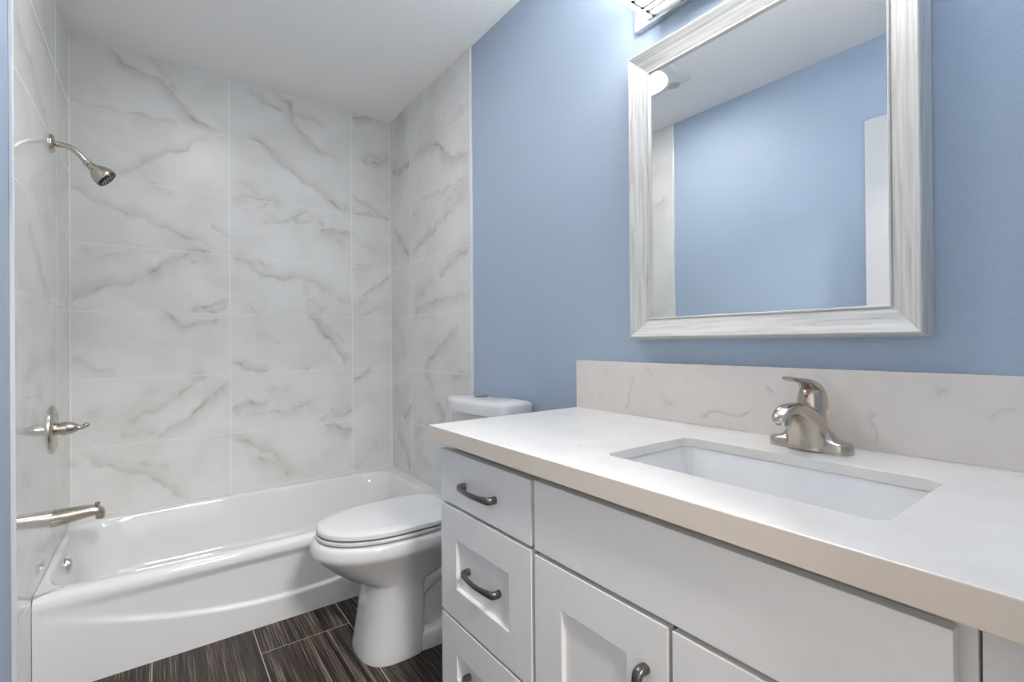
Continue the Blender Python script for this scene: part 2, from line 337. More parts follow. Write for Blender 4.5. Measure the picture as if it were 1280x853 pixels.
VR= [([(2.802,2.133),(2.75,2.094),(2.678,2.087),(2.609,2.105),(2.543,2.094)],10,0.9),([(2.757,2.354),(2.685,2.376),(2.593,2.365)],30,0.35),([(2.732,2.418),(2.649,2.401)],14,0.5),([(2.504,2.13),(2.378,2.135),(2.292,2.128),(2.185,2.079),(2.135,2.024),(2.039,1.975),(1.904,1.951)],10,0.9),([(2.33,2.128),(2.274,2.113)],22,0.6),([(2.368,2.145),(2.159,2.138),(1.944,2.195)],10,0.35),([(2.467,2.205),(2.318,2.261),(2.097,2.337),(2.017,2.38)],16,0.25),([(2.793,1.756),(2.697,1.709),(2.63,1.626),(2.553,1.582)],9,0.85),([(2.514,1.578),(2.357,1.634),(2.245,1.664),(2.218,1.696)],9,0.8),([(2.412,1.86),(2.164,1.839),(1.899,1.834)],8,0.5),([(2.232,1.674),(2.091,1.717),(1.946,1.768)],12,0.5),([(2.191,1.752),(2.026,1.8),(1.914,1.816)],20,0.3),([(2.209,1.405),(2.12,1.443),(1.911,1.509)],10,0.7),([(2.517,1.79),(2.433,1.807)],30,0.4),([(2.477,1.646),(2.327,1.727),(2.19,1.781)],20,0.22),([(2.52,1.242),(2.279,1.282),(1.907,1.3)],9,0.6),([(2.484,1.287),(2.382,1.359),(2.241,1.396)],14,0.4),([(2.399,0.928),(2.284,0.998),(2.151,1.074),(2.025,1.154)],10,0.75),([(2.34,0.976),(2.117,1.101)],20,0.25),([(2.666,0.614),(2.597,0.678),(2.558,0.699)],10,0.9),([(2.756,0.513),(2.652,0.444),(2.586,0.355),(2.565,0.339)],10,0.75),([(2.247,0.756),(2.182,0.711),(2.157,0.672)],11,0.75),([(2.399,0.914),(2.342,0.876),(2.287,0.816)],9,0.5),([(2.104,0.902),(1.913,0.923)],9,0.6),([(2.804,1.211),(2.709,1.111),(2.641,0.992)],14,0.3),([(2.787,0.817),(2.716,0.726),(2.603,0.666)],18,0.25),([(2.518,0.539),(2.395,0.602),(2.254,0.643)],14,0.4),([(2.498,0.475),(2.304,0.381)],14,0.3)]
VL= [([(1.871,2.001),(1.939,1.951),(2.085,1.938),(2.2,1.886),(2.362,1.846)],12,0.6),([(2.054,2.104),(2.249,2.111),(2.371,2.116)],12,0.45),([(2.012,1.447),(2.081,1.399),(2.237,1.296),(2.373,1.231)],11,0.55),([(1.834,1.29),(1.935,1.234)],10,0.35),([(2.161,1.502),(2.487,1.52)],10,0.4),([(1.927,0.939),(1.999,0.979),(2.146,1.01),(2.525,1.022)],11,0.45),([(1.903,1.175),(2.075,1.206)],16,0.35),([(2.143,0.922),(2.224,0.875)],10,0.5),([(2.494,1.212),(2.436,1.075)],14,0.35),([(1.906,0.71),(2.012,0.646)],18,0.35),([(2.042,0.871),(2.153,0.81)],12,0.4),([(1.891,0.917),(1.972,0.839)],14,0.3),([(2.015,1.556),(2.279,1.669),(2.633,1.805)],12,0.3),([(1.848,1.095),(2.062,1.148)],14,0.25)]
VS=[([(1.067,0.992),(1.051,0.957)],1.8599999999999999,0.6),([(0.951,0.967),(0.948,0.938),(0.964,0.893),(0.983,0.857)],1.8599999999999999,0.7),([(0.903,0.983),(0.889,0.963)],1.8599999999999999,0.5),([(0.837,0.911),(0.83,0.887)],1.8599999999999999,0.6),([(0.822,0.892),(0.811,0.88)],3.1,0.7),([(0.77,0.963),(0.768,0.954)],3.1,0.5),([(0.732,0.873),(0.702,0.872),(0.669,0.878),(0.631,0.887),(0.593,0.887)],1.8599999999999999,0.9),([(0.556,0.956),(0.545,0.949),(0.53,0.945)],3.1,0.7),([(0.253,0.956),(0.245,0.96),(0.239,0.964)],2.48,0.6),([(0.331,0.918),(0.342,0.897),(0.345,0.873),(0.341,0.857)],1.8599999999999999,0.6),([(0.382,0.885),(0.375,0.879)],5.58,0.25),([(1.137,0.899),(1.126,0.873)],2.48,0.3),([(1.079,0.909),(1.076,0.878)],1.8599999999999999,0.3),([(0.172,0.933),(0.152,0.947),(0.138,0.948)],1.8599999999999999,0.4),([(0.446,0.988),(0.43,0.975)],3.1,0.25)]

def vein_field(U, Z, veins, seed):
    """Strength 0..1 of the marble veins at wall points (U, Z)."""
    wu = U + .006 * np.sin(Z * 61 + seed) + .004 * np.sin(U * 97 + Z * 43) + .0009 * np.sin(U * 240 - Z * 190)
    wz = Z + .006 * np.sin(U * 57 + seed * 2) + .004 * np.sin(Z * 88 - U * 51) + .0009 * np.sin(U * 210 + Z * 260)
    F = np.zeros_like(U)
    for k, (pts, wmm, s) in enumerate(veins):
        P = [np.array(tuple(v)) for v in catmull([(p[0], p[1], 0) for p in pts], 5)]
        D = np.full(U.shape, 9.0); T = np.zeros_like(U); side = np.zeros_like(U)
        nseg = len(P) - 1
        for i in range(nseg):
            a, b = P[i][:2], P[i + 1][:2]; d = b - a; l2 = max(float(d @ d), 1e-9)
            t = np.clip(((wu - a[0]) * d[0] + (wz - a[1]) * d[1]) / l2, 0, 1)
            dx = wu - a[0] - t * d[0]; dz = wz - a[1] - t * d[1]
            dd = np.hypot(dx, dz); m = dd < D
            D[m] = dd[m]; T[m] = (i + t[m]) / nseg; side[m] = np.sign(d[0] * dz - d[1] * dx)[m]
        wd = wmm / (770.0 if wmm > 5.5 else 1000.0)
        core = np.exp(-(D / (wd * (.55 + .35 * np.sin(T * 9 + k)))) ** 2)
        halo = np.exp(-(D / (wd * np.where(side * (1 if k % 2 else -1) > 0, 3.4, 1.4))) ** 2) * .42
        fade = np.clip(np.minimum(T, 1 - T) * 7 + .25, 0, 1)
        F = np.maximum(F, s * fade * np.maximum(core * (.75 + .25 * np.sin(T * 17 + 2 * k)), halo))
    return np.clip(F, 0, 1)

def slab(name, axis, face, back, u0, u1, z0, z1, step, veins, m, seed, parent=None, normal=1):
    """A slab lying on a wall: a fine front face carrying the veins, plus its back and rim."""
    nu = int(round((u1 - u0) / step)) + 1; nz = int(round((z1 - z0) / step)) + 1
    u = np.linspace(u0, u1, nu); z = np.linspace(z0, z1, nz)
    U, Z = np.meshgrid(u, z)
    def pts(U, Z, f):
        A = np.full(U.shape, f)
        return np.stack([U, A, Z] if axis == 'y' else [A, U, Z], -1).reshape(-1, 3)
    verts = [pts(U, Z, face)]
    idx = np.arange(nu * nz).reshape(nz, nu)
    F = np.stack([idx[:-1, :-1], idx[:-1, 1:], idx[1:, 1:], idx[1:, :-1]], -1).reshape(-1, 4)
    if axis == 'x' and normal < 0: F = F[:, ::-1]
    faces = F.tolist()
    c = [(u0, z0), (u1, z0), (u1, z1), (u0, z1)]
    verts.append(pts(np.array([q[0] for q in c]), np.array([q[1] for q in c]), back))
    n = nu * nz; cor = [0, nu - 1, n - 1, n - nu]
    faces.append([n + 3, n + 2, n + 1, n])
    rim = [idx[0, :].tolist(), idx[:, -1].tolist(), idx[-1, ::-1].tolist(), idx[::-1, 0].tolist()]
    for i in range(4):
        j = (i + 1) % 4
        faces.append([n + i, n + j] + rim[i][::-1])
    V = np.concatenate(verts)
    me = bpy.data.meshes.new(name); me.from_pydata(V.tolist(), [], faces); me.update()
    f = vein_field(U, Z, veins, seed).reshape(-1)
    at = me.attributes.new('vein', 'FLOAT', 'POINT')
    at.data.foreach_set('value', np.concatenate([f, np.zeros(4)]).astype(np.float32))
    b = bmesh.new(); b.from_mesh(me); bmesh.ops.recalc_face_normals(b, faces=list(b.faces)); b.to_mesh(me); b.free()
    me.materials.append(m)
    o = bpy.data.objects.new(name, me); COL.objects.link(o)
    if parent is not None: o.parent = parent
    return o

struct(slab('wall_back', 'y', YB, YB + .1, XL - .007, XR, 0, H, .006, VB, M['tile_back'], 1.0))
struct(slab('wall_tile_right', 'x', XR - .007, XR, YTR, YB, 0, H, .006, VR, M['tile_right'], 2.0))
struct(slab('wall_tile_left', 'x', XL, XL - .007, YTL, YB, 0, H, .006, VL, M['tile_left'], 3.0))
bx('trim_1', XR - .010, YTR - .011, 0, XR, YTR, H, M['edge'], .002)
bx('trim_2', XL - .007, YTL - .011, 0, XL + .003, YTL, H, M['edge'], .002)
bx('baseboard_right', XR - .014, YC + .004, 0, XR, YTR - .012, .09, M['trim'], .003)
bx('baseboard_left', XL - .007, .001, 0, XL + .007, YTL - .012, .09, M['trim'], .003)

# near wall with the doorway the picture is taken from, and the hall beyond it
DX0, DX1, DZ = XL + .03, .53, 2.06
n = MB().box(DX1, -.12, 0, XR, 0, H); n.box(XL - .007, -.12, DZ, DX1, 0, H); n.box(XL - .007, -.12, 0, DX0, 0, DZ)
struct(n.build('wall_near', M['blue']))
bx('trim_3', DX1 - .016, -.118, 0, DX1, -.002, DZ - .016, M['trim'], .003)
bx('trim_4', DX0, -.118, 0, DX0 + .016, -.002, DZ - .016, M['trim'], .003)
bx('trim_5', DX0, -.118, DZ - .016, DX1, -.002, DZ, M['trim'], .003)
bx('floor_hall', -1.2, -1.9, -.06, 1.5, -.121, 0, M['hallfloor'])
bx('ceiling_hall', -1.2, -1.9, H, 1.5, -.121, H + .08, M['ceil'])
bx('wall_hall_far', -1.2, -2.0, 0, 1.5, -1.9, H, M['white_wall'])
bx('wall_hall_left', -1.3, -2.0, 0, -1.2, -.12, H, M['white_wall'])
bx('wall_hall_right', 1.5, -2.0, 0, 1.6, -.12, H, M['white_wall'])

# the white door, swung open flat against the left wall (seen in the mirror)
d = MB().box(-.287, .008, .012, -.252, .783, 2.052).build('door_1', M['door'], None, bevel=.002)
struct(d)
for z in (.22, 1.03, 1.84): MB().lathe((-.249, .010, z - .045), (0, 0, 1), [(0, .006), (.09, .006)], 12).build('hinge', M['nickel'], d, smooth=True)

# ------------------------------------------------------------ bathtub
tub = thing('bathtub', 'white alcove bathtub with a curved step pressed in its apron', 'bathtub', ((XL + XR) / 2, 2.43, 0))
def rect_loop(cx, cy, a, b, z, angs):
    o = []
    for t in angs:
        dx, dy = math.cos(t), math.sin(t); k = 1 / max(abs(dx) / a, abs(dy) / b); o.append((cx + dx * k, cy + dy * k, z))
    return o
def sup_loop(cx, cy, a, b, z, angs, n):
    o = []
    for t in angs:
        dx, dy = math.cos(t), math.sin(t); k = (abs(dx / a) ** n + abs(dy / b) ** n) ** (-1 / n); o.append((cx + dx * k, cy + dy * k, z))
    return o
YA = 2.0195
x0, x1, y0, y1 = XL + .001, XR - .008, YA, YB - .001
ocx, ocy, oa, ob = (x0 + x1) / 2, (y0 + y1) / 2, (x1 - x0) / 2, (y1 - y0) / 2
cA = math.atan2(ob, oa)
angs = sorted([2 * math.pi * k / 300 for k in range(300)] + [cA, math.pi - cA, math.pi + cA, 2 * math.pi - cA])
bcx, bcy = .400, 2.424
t = MB()
loops = []
def recess(x, z):
    zr = .088 + .072 * ((x - .43) / .5) ** 2
    dep = .013 * max(0, 1 - ((x - .43) / .74) ** 2)
    a = min(1, max(0, (z - zr + .003) / .014)); q = min(1, max(0, (.268 - z) / .035))
    return dep * a * a * (3 - 2 * a) * q * q * (3 - 2 * q)
lev = [(0, z) for z in np.linspace(0, .264, 70)] + [(.0, .268), (.0012, .280), (.0045, .290), (.010, .2975), (.017, .3015), (.024, TT)]
for ins, z in lev:
    # the front is pressed in and rolled at the top; the other three sides sit against the tile
    loops.append([(p[0], p[1] + ((ins + recess(p[0], z)) if p[1] < ocy - ob * .995 else 0), z) for p in rect_loop(ocx, ocy, oa, ob, z, angs)])
for a, b, z, e in ((.706, .3745, TT + .0004, 10), (.7005, .3665, TT, 9), (.6965, .3625, .3005, 8.5), (.693, .359, .296, 8), (.6905, .3565, .289, 7.5), (.677, .343, .24, 7), (.660, .326, .14, 6.5), (.652, .319, .085, 6), (.640, .308, .058, 5.5), (.615, .285, .042, 5), (.56, .24, .036, 4.5), (.30, .12, .034, 3.5), (.02, .01, .034, 2)):
    loops.append(sup_loop(bcx, bcy, a, b, z, angs, e))
t.loft(loops, cap0=False, cap1=True)
t.build('tub_shell', M['tub'], tub, smooth=True, angle=50)
ovx = -.2765
o = MB().lathe((ovx + .004, 2.43, .247), (1, 0, -.12), [(-.012, .031), (.004, .031), (.009, .027), (.010, .02), (.0085, .0)], 28)
o.build('overflow_cover', M['chrome'], tub, smooth=True, angle=60)['label'] = 'chrome overflow cover'
MB().lathe((-.05, 2.424, .036), (0, 0, 1), [(-.004, .03), (.003, .03), (.005, .025), (.004, .0)], 24).build('drain', M['chrome'], tub, smooth=True, angle=60)

# ------------------------------------------------------------ shower head, valve, spout
sh = thing('shower_fixture', 'brushed nickel shower head on a bent arm high on the left tile', 'shower head', (XL, 2.39, 1.803))
MB().lathe((XL, 2.39, 1.803), (1, 0, 0), [(0, .033), (.004, .033), (.010, .027), (.014, .014), (.016, .011)], 28).build('flange', M['nickel'], sh, smooth=True, angle=50)
arm = catmull([(XL + .004, 2.39, 1.803), (XL + .03, 2.39, 1.805), (XL + .058, 2.39, 1.799), (XL + .082, 2.39, 1.776), (XL + .099, 2.39, 1.754)], 6)
MB().sweep(arm, [(.0098, .0098)] * len(arm), (0, 1, 0), 16).build('shower_arm', M['nickel'], sh, smooth=True, angle=60)
hd = Vector((.74, -.03, -.67)).normalized(); ho = Vector((XL + .094, 2.39, 1.760))
MB().lathe(ho, hd, [(0, .010), (.002, .0135), (.014, .0135), (.016, .011), (.020, .0135), (.032, .0165), (.036, .019), (.050, .030), (.066, .0365), (.078, .038), (.082, .037)], 32).build('shower_bell', M['nickel'], sh, smooth=True, angle=40)
MB().lathe(ho + hd * .0805, hd, [(0, .0362), (.008, .0355), (.010, .032), (.008, .028), (.009, .0)], 32).build('spray_face', M['black'], sh, smooth=True, angle=50)['label'] = 'black spray face'
e1 = hd.cross(Vector((0, 0, 1))).normalized(); e2 = hd.cross(e1)
nz_ = MB()
for rr, kk in ((.012, 6), (.022, 10)):
    for i in range(kk):
        c = ho + hd * .088 + (e1 * math.cos(6.283 * i / kk) + e2 * math.sin(6.283 * i / kk)) * rr
        nz_.lathe(c, hd, [(0, .0022), (.003, .0018)], 8)
nz_.build('nozzles', M['sensor'], sh)

vy, vz = 2.385, .764
va = thing('shower_valve', 'round brushed nickel shower valve with a lever on the left tile', 'shower valve', (XL, vy, vz))
MB().lathe((XL, vy, vz), (1, 0, 0), [(0, .087), (.004, .087), (.008, .083), (.011, .070), (.013, .045), (.014, .024)], 48).build('escutcheon', M['nickel'], va, smooth=True, angle=45)
MB().lathe((XL + .012, vy, vz), (1, 0, 0), [(0, .021), (.012, .021), (.013, .0245), (.028, .0245), (.030, .023), (.040, .0215), (.052, .016), (.060, .0115)], 32).build('valve_hub', M['nickel'], va, smooth=True, angle=35)
lv = catmull([(XL + .064, vy, vz), (XL + .075, vy, vz - .001), (XL + .085, vy, vz + .002), (XL + .094, vy, vz + .008), (XL + .098, vy, vz + .013)], 5)
MB().sweep(lv, lerp_list([(.012, .011), (.010, .009), (.010, .008), (.012, .010), (.009, .007)], len(lv)), (0, 1, 0), 16).build('lever', M['nickel'], va, smooth=True, angle=60)
for s_ in (-1, 1): MB().lathe((XL + .009, vy - .008 * s_, vz + .058 * s_), (1, 0, 0), [(0, .005), (.004, .005), (.005, .003)], 14).build('screw', M['nickel'], va, smooth=True)

sy, sz = 2.395, .440
sp = thing('tub_spout', 'brushed nickel tub spout with a diverter knob above the tub', 'tub spout', (XL, sy, sz))
path = catmull([(XL, sy, sz), (XL + .03, sy, sz + .001), (XL + .07, sy, sz + .004), (XL + .105, sy, sz + .006), (XL + .124, sy, sz + .002), (XL + .131, sy, sz - .010), (XL + .131, sy, sz - .026)], 6)
MB().sweep(path, lerp_list([(.034, .031), (.032, .029), (.028, .025), (.025, .021), (.024, .018), (.021, .0155), (.020, .014)], len(path)), (0, 1, 0), 24, 2.3).build('spout_body', M['nickel'], sp, smooth=True, angle=60)
MB().lathe((XL + .123, sy, sz + .014), (0, 0, 1), [(0, .004), (.010, .004), (.011, .0075), (.014, .0085), (.020, .0075), (.022, .004)], 18).build('diverter_knob', M['nickel'], sp, smooth=True, angle=50)

# ------------------------------------------------------------ toilet
TY = 1.645
to = thing('toilet', 'white two piece toilet with closed lid between tub and vanity', 'toilet', (.80, TY, 0))
def egg(xf, xm, xb, hw, z, nf=2.2, nb=3.0, N=72, y=TY, hz=None):
    o = []
    for k in range(N):
        th = 2 * math.pi * k / N; c, s_ = math.cos(th), math.sin(th)
        a, e = ((xb - xm), nb) if c >= 0 else ((xm - xf), nf)
        kk = (abs(c / a) ** e + abs(s_ / hw) ** e) ** (-1 / e)
        o.append((xm + c * kk, y + s_ * kk, z))
    return o
b = MB()
b.loft([egg(.540, .65, .752, .130, 0, 2.6, 5), egg(.540, .65, .754, .131, .012, 2.6, 5), egg(.546, .655, .756, .127, .04, 2.6, 5), egg(.556, .66, .758, .119, .11, 2.6, 5), egg(.566, .665, .762, .113, .19, 2.5, 5),
        egg(.571, .67, .77, .112, .238, 2.4, 4.5), egg(.568, .675, .80, .114, .2455, 2.4, 4), egg(.545, .68, .85, .116, .2535, 2.3, 3.5), egg(.505, .68, .89, .123, .276, 2.2, 3.2), egg(.462, .68, .92, .138, .309, 2.2, 3),
        egg(.424, .68, .945, .1580, .344, 2.2, 3), egg(.410, .68, .952, .1680, .359, 2.2, 3), egg(.4015, .68, .957, .1745, .369, 2.2, 3), egg(.3975, .68, .96, .1770, .376, 2.2, 3), egg(.3965, .68, .96, .1775, .384, 2.2, 3), egg(.400, .68, .96, .1755, .402, 2.2, 3), egg(.405, .68, .96, .173, .411, 2.2, 3), egg(.412, .68, .955, .166, .4155, 2.2, 3)])
# trapway behind the pedestal, its foot and the deck under the tank
b.loft([egg(.70, .80, 1.02, .085, .001, 3, 3, hz=0), egg(.70, .80, 1.03, .088, .10, 3, 3), egg(.69, .82, 1.05, .092, .20, 3, 3), egg(.68, .85, 1.10, .105, .30, 3, 4), egg(.68, .86, 1.14, .12, .36, 3, 5), egg(.68, .86, 1.150, .135, .395, 3, 6), egg(.69, .86, 1.150, .135, .416, 3, 6)])
b.loft([egg(.66, .80, 1.00, .126, 0, 3, 3), egg(.66, .80, 1.00, .126, .045, 3, 3), egg(.67, .80, .99, .118, .058, 3, 3), egg(.70, .80, .97, .10, .062, 3, 3)])
# the raised coil of the trapway on each side
for s_ in (-1, 1):
    cp = catmull([(.74, TY + s_ * .070, .20), (.82, TY + s_ * .078, .25), (.90, TY + s_ * .080, .24), (.95, TY + s_ * .078, .17), (.92, TY + s_ * .076, .09), (.86, TY + s_ * .072, .05)], 6)
    b.sweep(cp, [(.030, .040)] * len(cp), (0, 1, 0), 16)
b.build('bowl', M['porc'], to, smooth=True, angle=60)
MB().loft([egg(.440, .665, .900, .140, .4158, 2.15, 4), egg(.440, .665, .900, .140, .4210, 2.15, 4), egg(.420, .665, .905, .160, .4210, 2.15, 4), egg(.416, .665, .908, .164, .4225, 2.15, 4), egg(.415, .665, .908, .165, .4290, 2.15, 4), egg(.419, .665, .906, .161, .4330, 2.15, 4), egg(.450, .665, .89, .13, .4335, 2.15, 4)]).build('seat', M['seat'], to, smooth=True, angle=40)
MB().loft([egg(.450, .665, .890, .13, .4340, 2.15, 5), egg(.450, .665, .890, .13, .4395, 2.15, 5), egg(.421, .665, .902, .162, .4395, 2.15, 5), egg(.4165, .665, .904, .1675, .4410, 2.15, 5), egg(.416, .665, .904, .168, .4490, 2.15, 5), egg(.4185, .665, .902, .1665, .4545, 2.15, 5), egg(.426, .665, .898, .160, .4582, 2.15, 5), egg(.46, .665, .87, .130, .4605, 2.15, 4), egg(.56, .665, .78, .06, .462, 2.1, 3)]).build('lid', M['seat'], to, smooth=True, angle=40)
for s_ in (-1, 1): MB().box(.905, TY + s_ * .075 - .022, .417, .945, TY + s_ * .075 + .022, .448, .008, 3).build('hinge', M['seat'], to, smooth=True)
def tank_loop(x_f, bow, x_b, hy, z, N=22, r=.03):
    """A D-shaped outline: flat at the wall, bowed at the front, rounded front corners."""
    o = []
    for k in range(N + 1):
        s_ = -1 + 2 * k / N
        o.append((x_f + bow * abs(s_) ** 2.4, TY - .004 + hy * s_ * (1 - .04 * abs(s_) ** 8), z))
    o.append((x_f + bow + r, TY - .004 + hy, z)); o.append((x_b - r * .5, TY - .004 + hy, z)); o.append((x_b, TY - .004 + hy - r * .5, z))
    o.append((x_b, TY - .004 - hy + r * .5, z)); o.append((x_b - r * .5, TY - .004 - hy, z)); o.append((x_f + bow + r, TY - .004 - hy, z))
    return o
MB().loft([tank_loop(1.005, .03, 1.150, .165, .4168), tank_loop(.998, .035, 1.152, .175, .44), tank_loop(.990, .04, 1.153, .192, .60), tank_loop(.984, .042, 1.154, .198, .786)]).build('tank', M['porc'], to, smooth=True, angle=60, bevel=.004)
MB().loft([tank_loop(.977, .044, 1.157, .208, .7865), tank_loop(.966, .048, 1.160, .216, .790), tank_loop(.966, .048, 1.160, .216, .824), tank_loop(.970, .047, 1.159, .213, .834), tank_loop(.985, .043, 1.150, .200, .8405), tank_loop(1.02, .03, 1.13, .15, .8445), tank_loop(1.05, .012, 1.10, .06, .846)]).build('tank_lid', M['porc'], to, smooth=True, angle=60)
MB().lathe((1.066, TY + .012, .8455), (0, 0, 1), [(0, .029), (.0035, .029), (.0045, .0265), (.001, .0)], 28).build('button_ring', M['gunmetal'], to, smooth=True, angle=50)
MB().lathe((1.066, TY + .012, .8462), (0, 0, 1), [(0, .024), (.004, .024), (.006, .021), (.0055, .0)], 28).build('flush_button', M['chrome'], to, smooth=True, angle=50)['label'] = 'chrome flush button'
for s_ in (-1, 1): MB().lathe((.88, TY + s_ * .105, .056), (0, 0, 1), [(0, .012), (.012, .011), (.017, .006)], 16).build('bolt_cap', M['seat'], to, smooth=True)

# ------------------------------------------------------------ cabinets
def pull(parent, x, y, z, axis='y', half=.066):
    """A bowed bar pull with flared feet standing off a front at plane x (towards -x)."""
    b = MB()
    A = Vector((0, 1, 0)) if axis == 'y' else Vector((0, 0, 1)); c = Vector((x, y, z)); N = Vector((-1, 0, 0))
    lat = Vector((0, 0, 1)) if axis == 'y' else Vector((0, 1, 0))
    ctl = [(-1.0, 0), (-1.02, .012), (-.97, .020), (-.80, .0235), (-.45, .028), (0, .030), (.45, .028), (.80, .0235), (.97, .020), (1.02, .012), (1.0, 0)]
    cs = [(.0085, .0075), (.0085, .0075), (.0090, .0060), (.0082, .0046), (.0066, .0042), (.0060, .0042), (.0066, .0042), (.0082, .0046), (.0090, .0060), (.0085, .0075), (.0085, .0075)]
    pts = catmull([c + A * (half * s_) + N * d_ for s_, d_ in ctl], 4)
    b.sweep(pts, lerp_list(cs, len(pts)), lat, 18, 2.7)
    return b.build('handle', M['gunmetal'], parent, smooth=True, angle=55)

def front(name, parent, y0, y1, z0, z1, shaker, xf=XF, th=.0195, st=.080):
    b = MB()
    if not shaker:
        b.box(xf, y0, z0, xf + th, y1, z1)
    else:
        def lp(i, x): return [(x, y0 + i, z0 + i), (x, y1 - i, z0 + i), (x, y1 - i, z1 - i), (x, y0 + i, z1 - i)]
        b.loft([lp(0, xf + th), lp(0, xf), lp(st, xf), lp(st + .002, xf + .010)])
    return b.build(name, M['cab'], parent, bevel=.0012)

XB = XF + .0205
dc = thing('drawer_cabinet', 'white three drawer cabinet at the left end beside the toilet', 'cabinet', ((XB + XR) / 2, .971, 0))
def carcass(parent, y0, y1):
    b = MB(); t = .016; xa = XB + .012
    b.box(xa + .018, y0, .10, XR - .001, y0 + t, .8025); b.box(xa + .018, y1 - t, .10, XR - .001, y1, .8025)
    b.box(xa + .018, y0 + t, .10, XR - .001, y1 - t, .116); b.box(XR - .009, y0 + t, .116, XR - .001, y1 - t, .8025)
    b.box(xa, y0, .10, xa + .018, y0 + .020, .8025); b.box(xa, y1 - .020, .10, xa + .018, y1, .8025)
    b.box(xa, y0 + .02, .763, xa + .018, y1 - .02, .8025); b.box(xa, y0 + .02, .10, xa + .018, y1 - .02, .125); b.box(xa, y0 + .02, .625, xa + .018, y1 - .02, .650)
    b.box(xa + .055, y0 + .002, 0, xa + .071, y1 - .002, .10)
    return b
carcass(dc, .7715, 1.1715).build('carcass', M['cab'], dc, bevel=.001)
for z0, z1, sk in ((.6425, .780, False), (.346, .6335, True), (.110, .3375, True)):
    dr = front('drawer', dc, .7775, 1.1695, z0, z1, sk)
    pull(dr, XF + (.010 if sk else 0), .9735, (z0 + z1) / 2 - (.002 if sk else .006))
skc = thing('sink_cabinet', 'white sink cabinet with two doors under a plain long panel', 'cabinet', ((XB + XR) / 2, .44, 0))
carcass(skc, .1085, .7705).build('carcass', M['cab'], skc, bevel=.001)
front('false_drawer_front', skc, .1205, .7655, .6405, .783, False)
for y0, y1, hy in ((.4465, .7655, .4875), (.1205, .4385, .3975)):
    dr = front('door', skc, y0, y1, .110, .6305, True)
    pull(dr, XF, hy, .482, 'z')
fl = MB().box(XB + .017, .004, .10, XB + .035, .1062, .8025); fl.box(XB + .030, .004, 0, XB + .048, .1062, .10)
tag(fl.build('filler_panel', M['cab'], None, bevel=.001), 'narrow white filler panel right of the sink cabinet under countertop end', 'cabinet panel')

# ------------------------------------------------------------ countertop, backsplash, sink
SX0, SX1, SY0, SY1 = .7145, .9895, .2005, .6575
def rrect(x0, x1, y0, y1, r, z, n=8):
    o = []
    for cx, cy, a in ((x1 - r, y1 - r, 0), (x0 + r, y1 - r, 90), (x0 + r, y0 + r, 180), (x1 - r, y0 + r, 270)):
        for k in range(n + 1):
            t_ = math.radians(a + 90 * k / n); o.append((cx + r * math.cos(t_), cy + r * math.sin(t_), z))
    return o
def holed_slab(outer, inner, z0, z1, name, m):
    b = bmesh.new()
    def ring(lp, z): return [b.verts.new((p[0], p[1], z)) for p in lp]
    edges = []
    ot, it = ring(outer, z1), ring(inner, z1)
    for r in (ot, it):
        for i in range(len(r)): edges.append(b.edges.new((r[i], r[(i + 1) % len(r)])))
    bmesh.ops.triangle_fill(b, use_beauty=True, use_dissolve=False, edges=edges)
    faces = list(b.faces)
    r = bmesh.ops.extrude_face_region(b, geom=faces)
    inn = {(round(p[0], 5), round(p[1], 5)) for p in inner}
    for v in [g for g in r['geom'] if isinstance(g, bmesh.types.BMVert)]:
        v.co.z = z1 - .020 if (round(v.co.x, 5), round(v.co.y, 5)) in inn else z0
    M_ = MB(); M_.b.free(); M_.b = b
    return M_.build(name, m, None, bevel=.0018, angle=60)
ct = holed_slab([(XC, .002, 0), (XR - .0005, .002, 0), (XR - .0005, YC, 0), (XC, YC, 0)], rrect(SX0, SX1, SY0, SY1, .022, 0), .8032, TC, 'countertop', [M['quartz'], M['quartz_edge_warm_light']])
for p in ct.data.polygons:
    if p.normal.x < -.9 and abs(p.center.x - XC) < .002: p.material_index = 1  # front edge faces take the painted warm light
tag(ct, 'white quartz countertop with a rectangular sink cutout over the white cabinets', 'countertop')
bs = slab('backsplash', 'x', XR - .0205, XR - .0005, .002, YC, TC + .0003, TC + .1605, .0025, VS, M['quartz_splash'], 5.0)
tag(bs, 'low white quartz backsplash with grey wisps along the blue wall', 'backsplash')

sk = thing('sink', 'white rectangular undermount sink set in the countertop', 'sink', (.852, .429, .66))
b = MB(); g = .004
ZS = TC - .0245
lo = [rrect(SX0 - .012, SX1 + .012, SY0 - .012, SY1 + .012, .026, ZS), rrect(SX0 - g, SX1 + g, SY0 - g, SY1 + g, .022, ZS + .0035), rrect(SX0 - g + .002, SX1 + g - .002, SY0 - g + .002, SY1 + g - .002, .02, ZS + .001),
      rrect(SX0 + .004, SX1 - .004, SY0 + .006, SY1 - .006, .016, .74), rrect(SX0 + .010, SX1 - .010, SY0 + .014, SY1 - .014, .02, .69), rrect(SX0 + .022, SX1 - .022, SY0 + .028, SY1 - .028, .03, .668), rrect(SX0 + .06, SX1 - .06, SY0 + .09, SY1 - .09, .03, .661), rrect(.847, .857, .424, .434, .004, .659)]
out = [rrect(.842, .862, .419, .439, .008, .647), rrect(SX0 + .05, SX1 - .05, SY0 + .08, SY1 - .08, .03, .649), rrect(SX0 + .004, SX1 - .004, SY0 + .006, SY1 - .006, .03, .66), rrect(SX0 - .008, SX1 + .008, SY0 - .008, SY1 + .008, .026, .74), rrect(SX0 - .012, SX1 + .012, SY0 - .012, SY1 + .012, .026, ZS - .006)]
b.loft(out + lo, cap0=True, cap1=True)
b.build('basin', M['sink'], sk, smooth=True, weld=.0002, angle=45)
MB().lathe((.852, .429, .658), (0, 0, 1), [(0, .030), (.003, .030), (.004, .024), (.002, .018), (.003, .0)], 28).build('drain', M['chrome'], sk, smooth=True, angle=50)

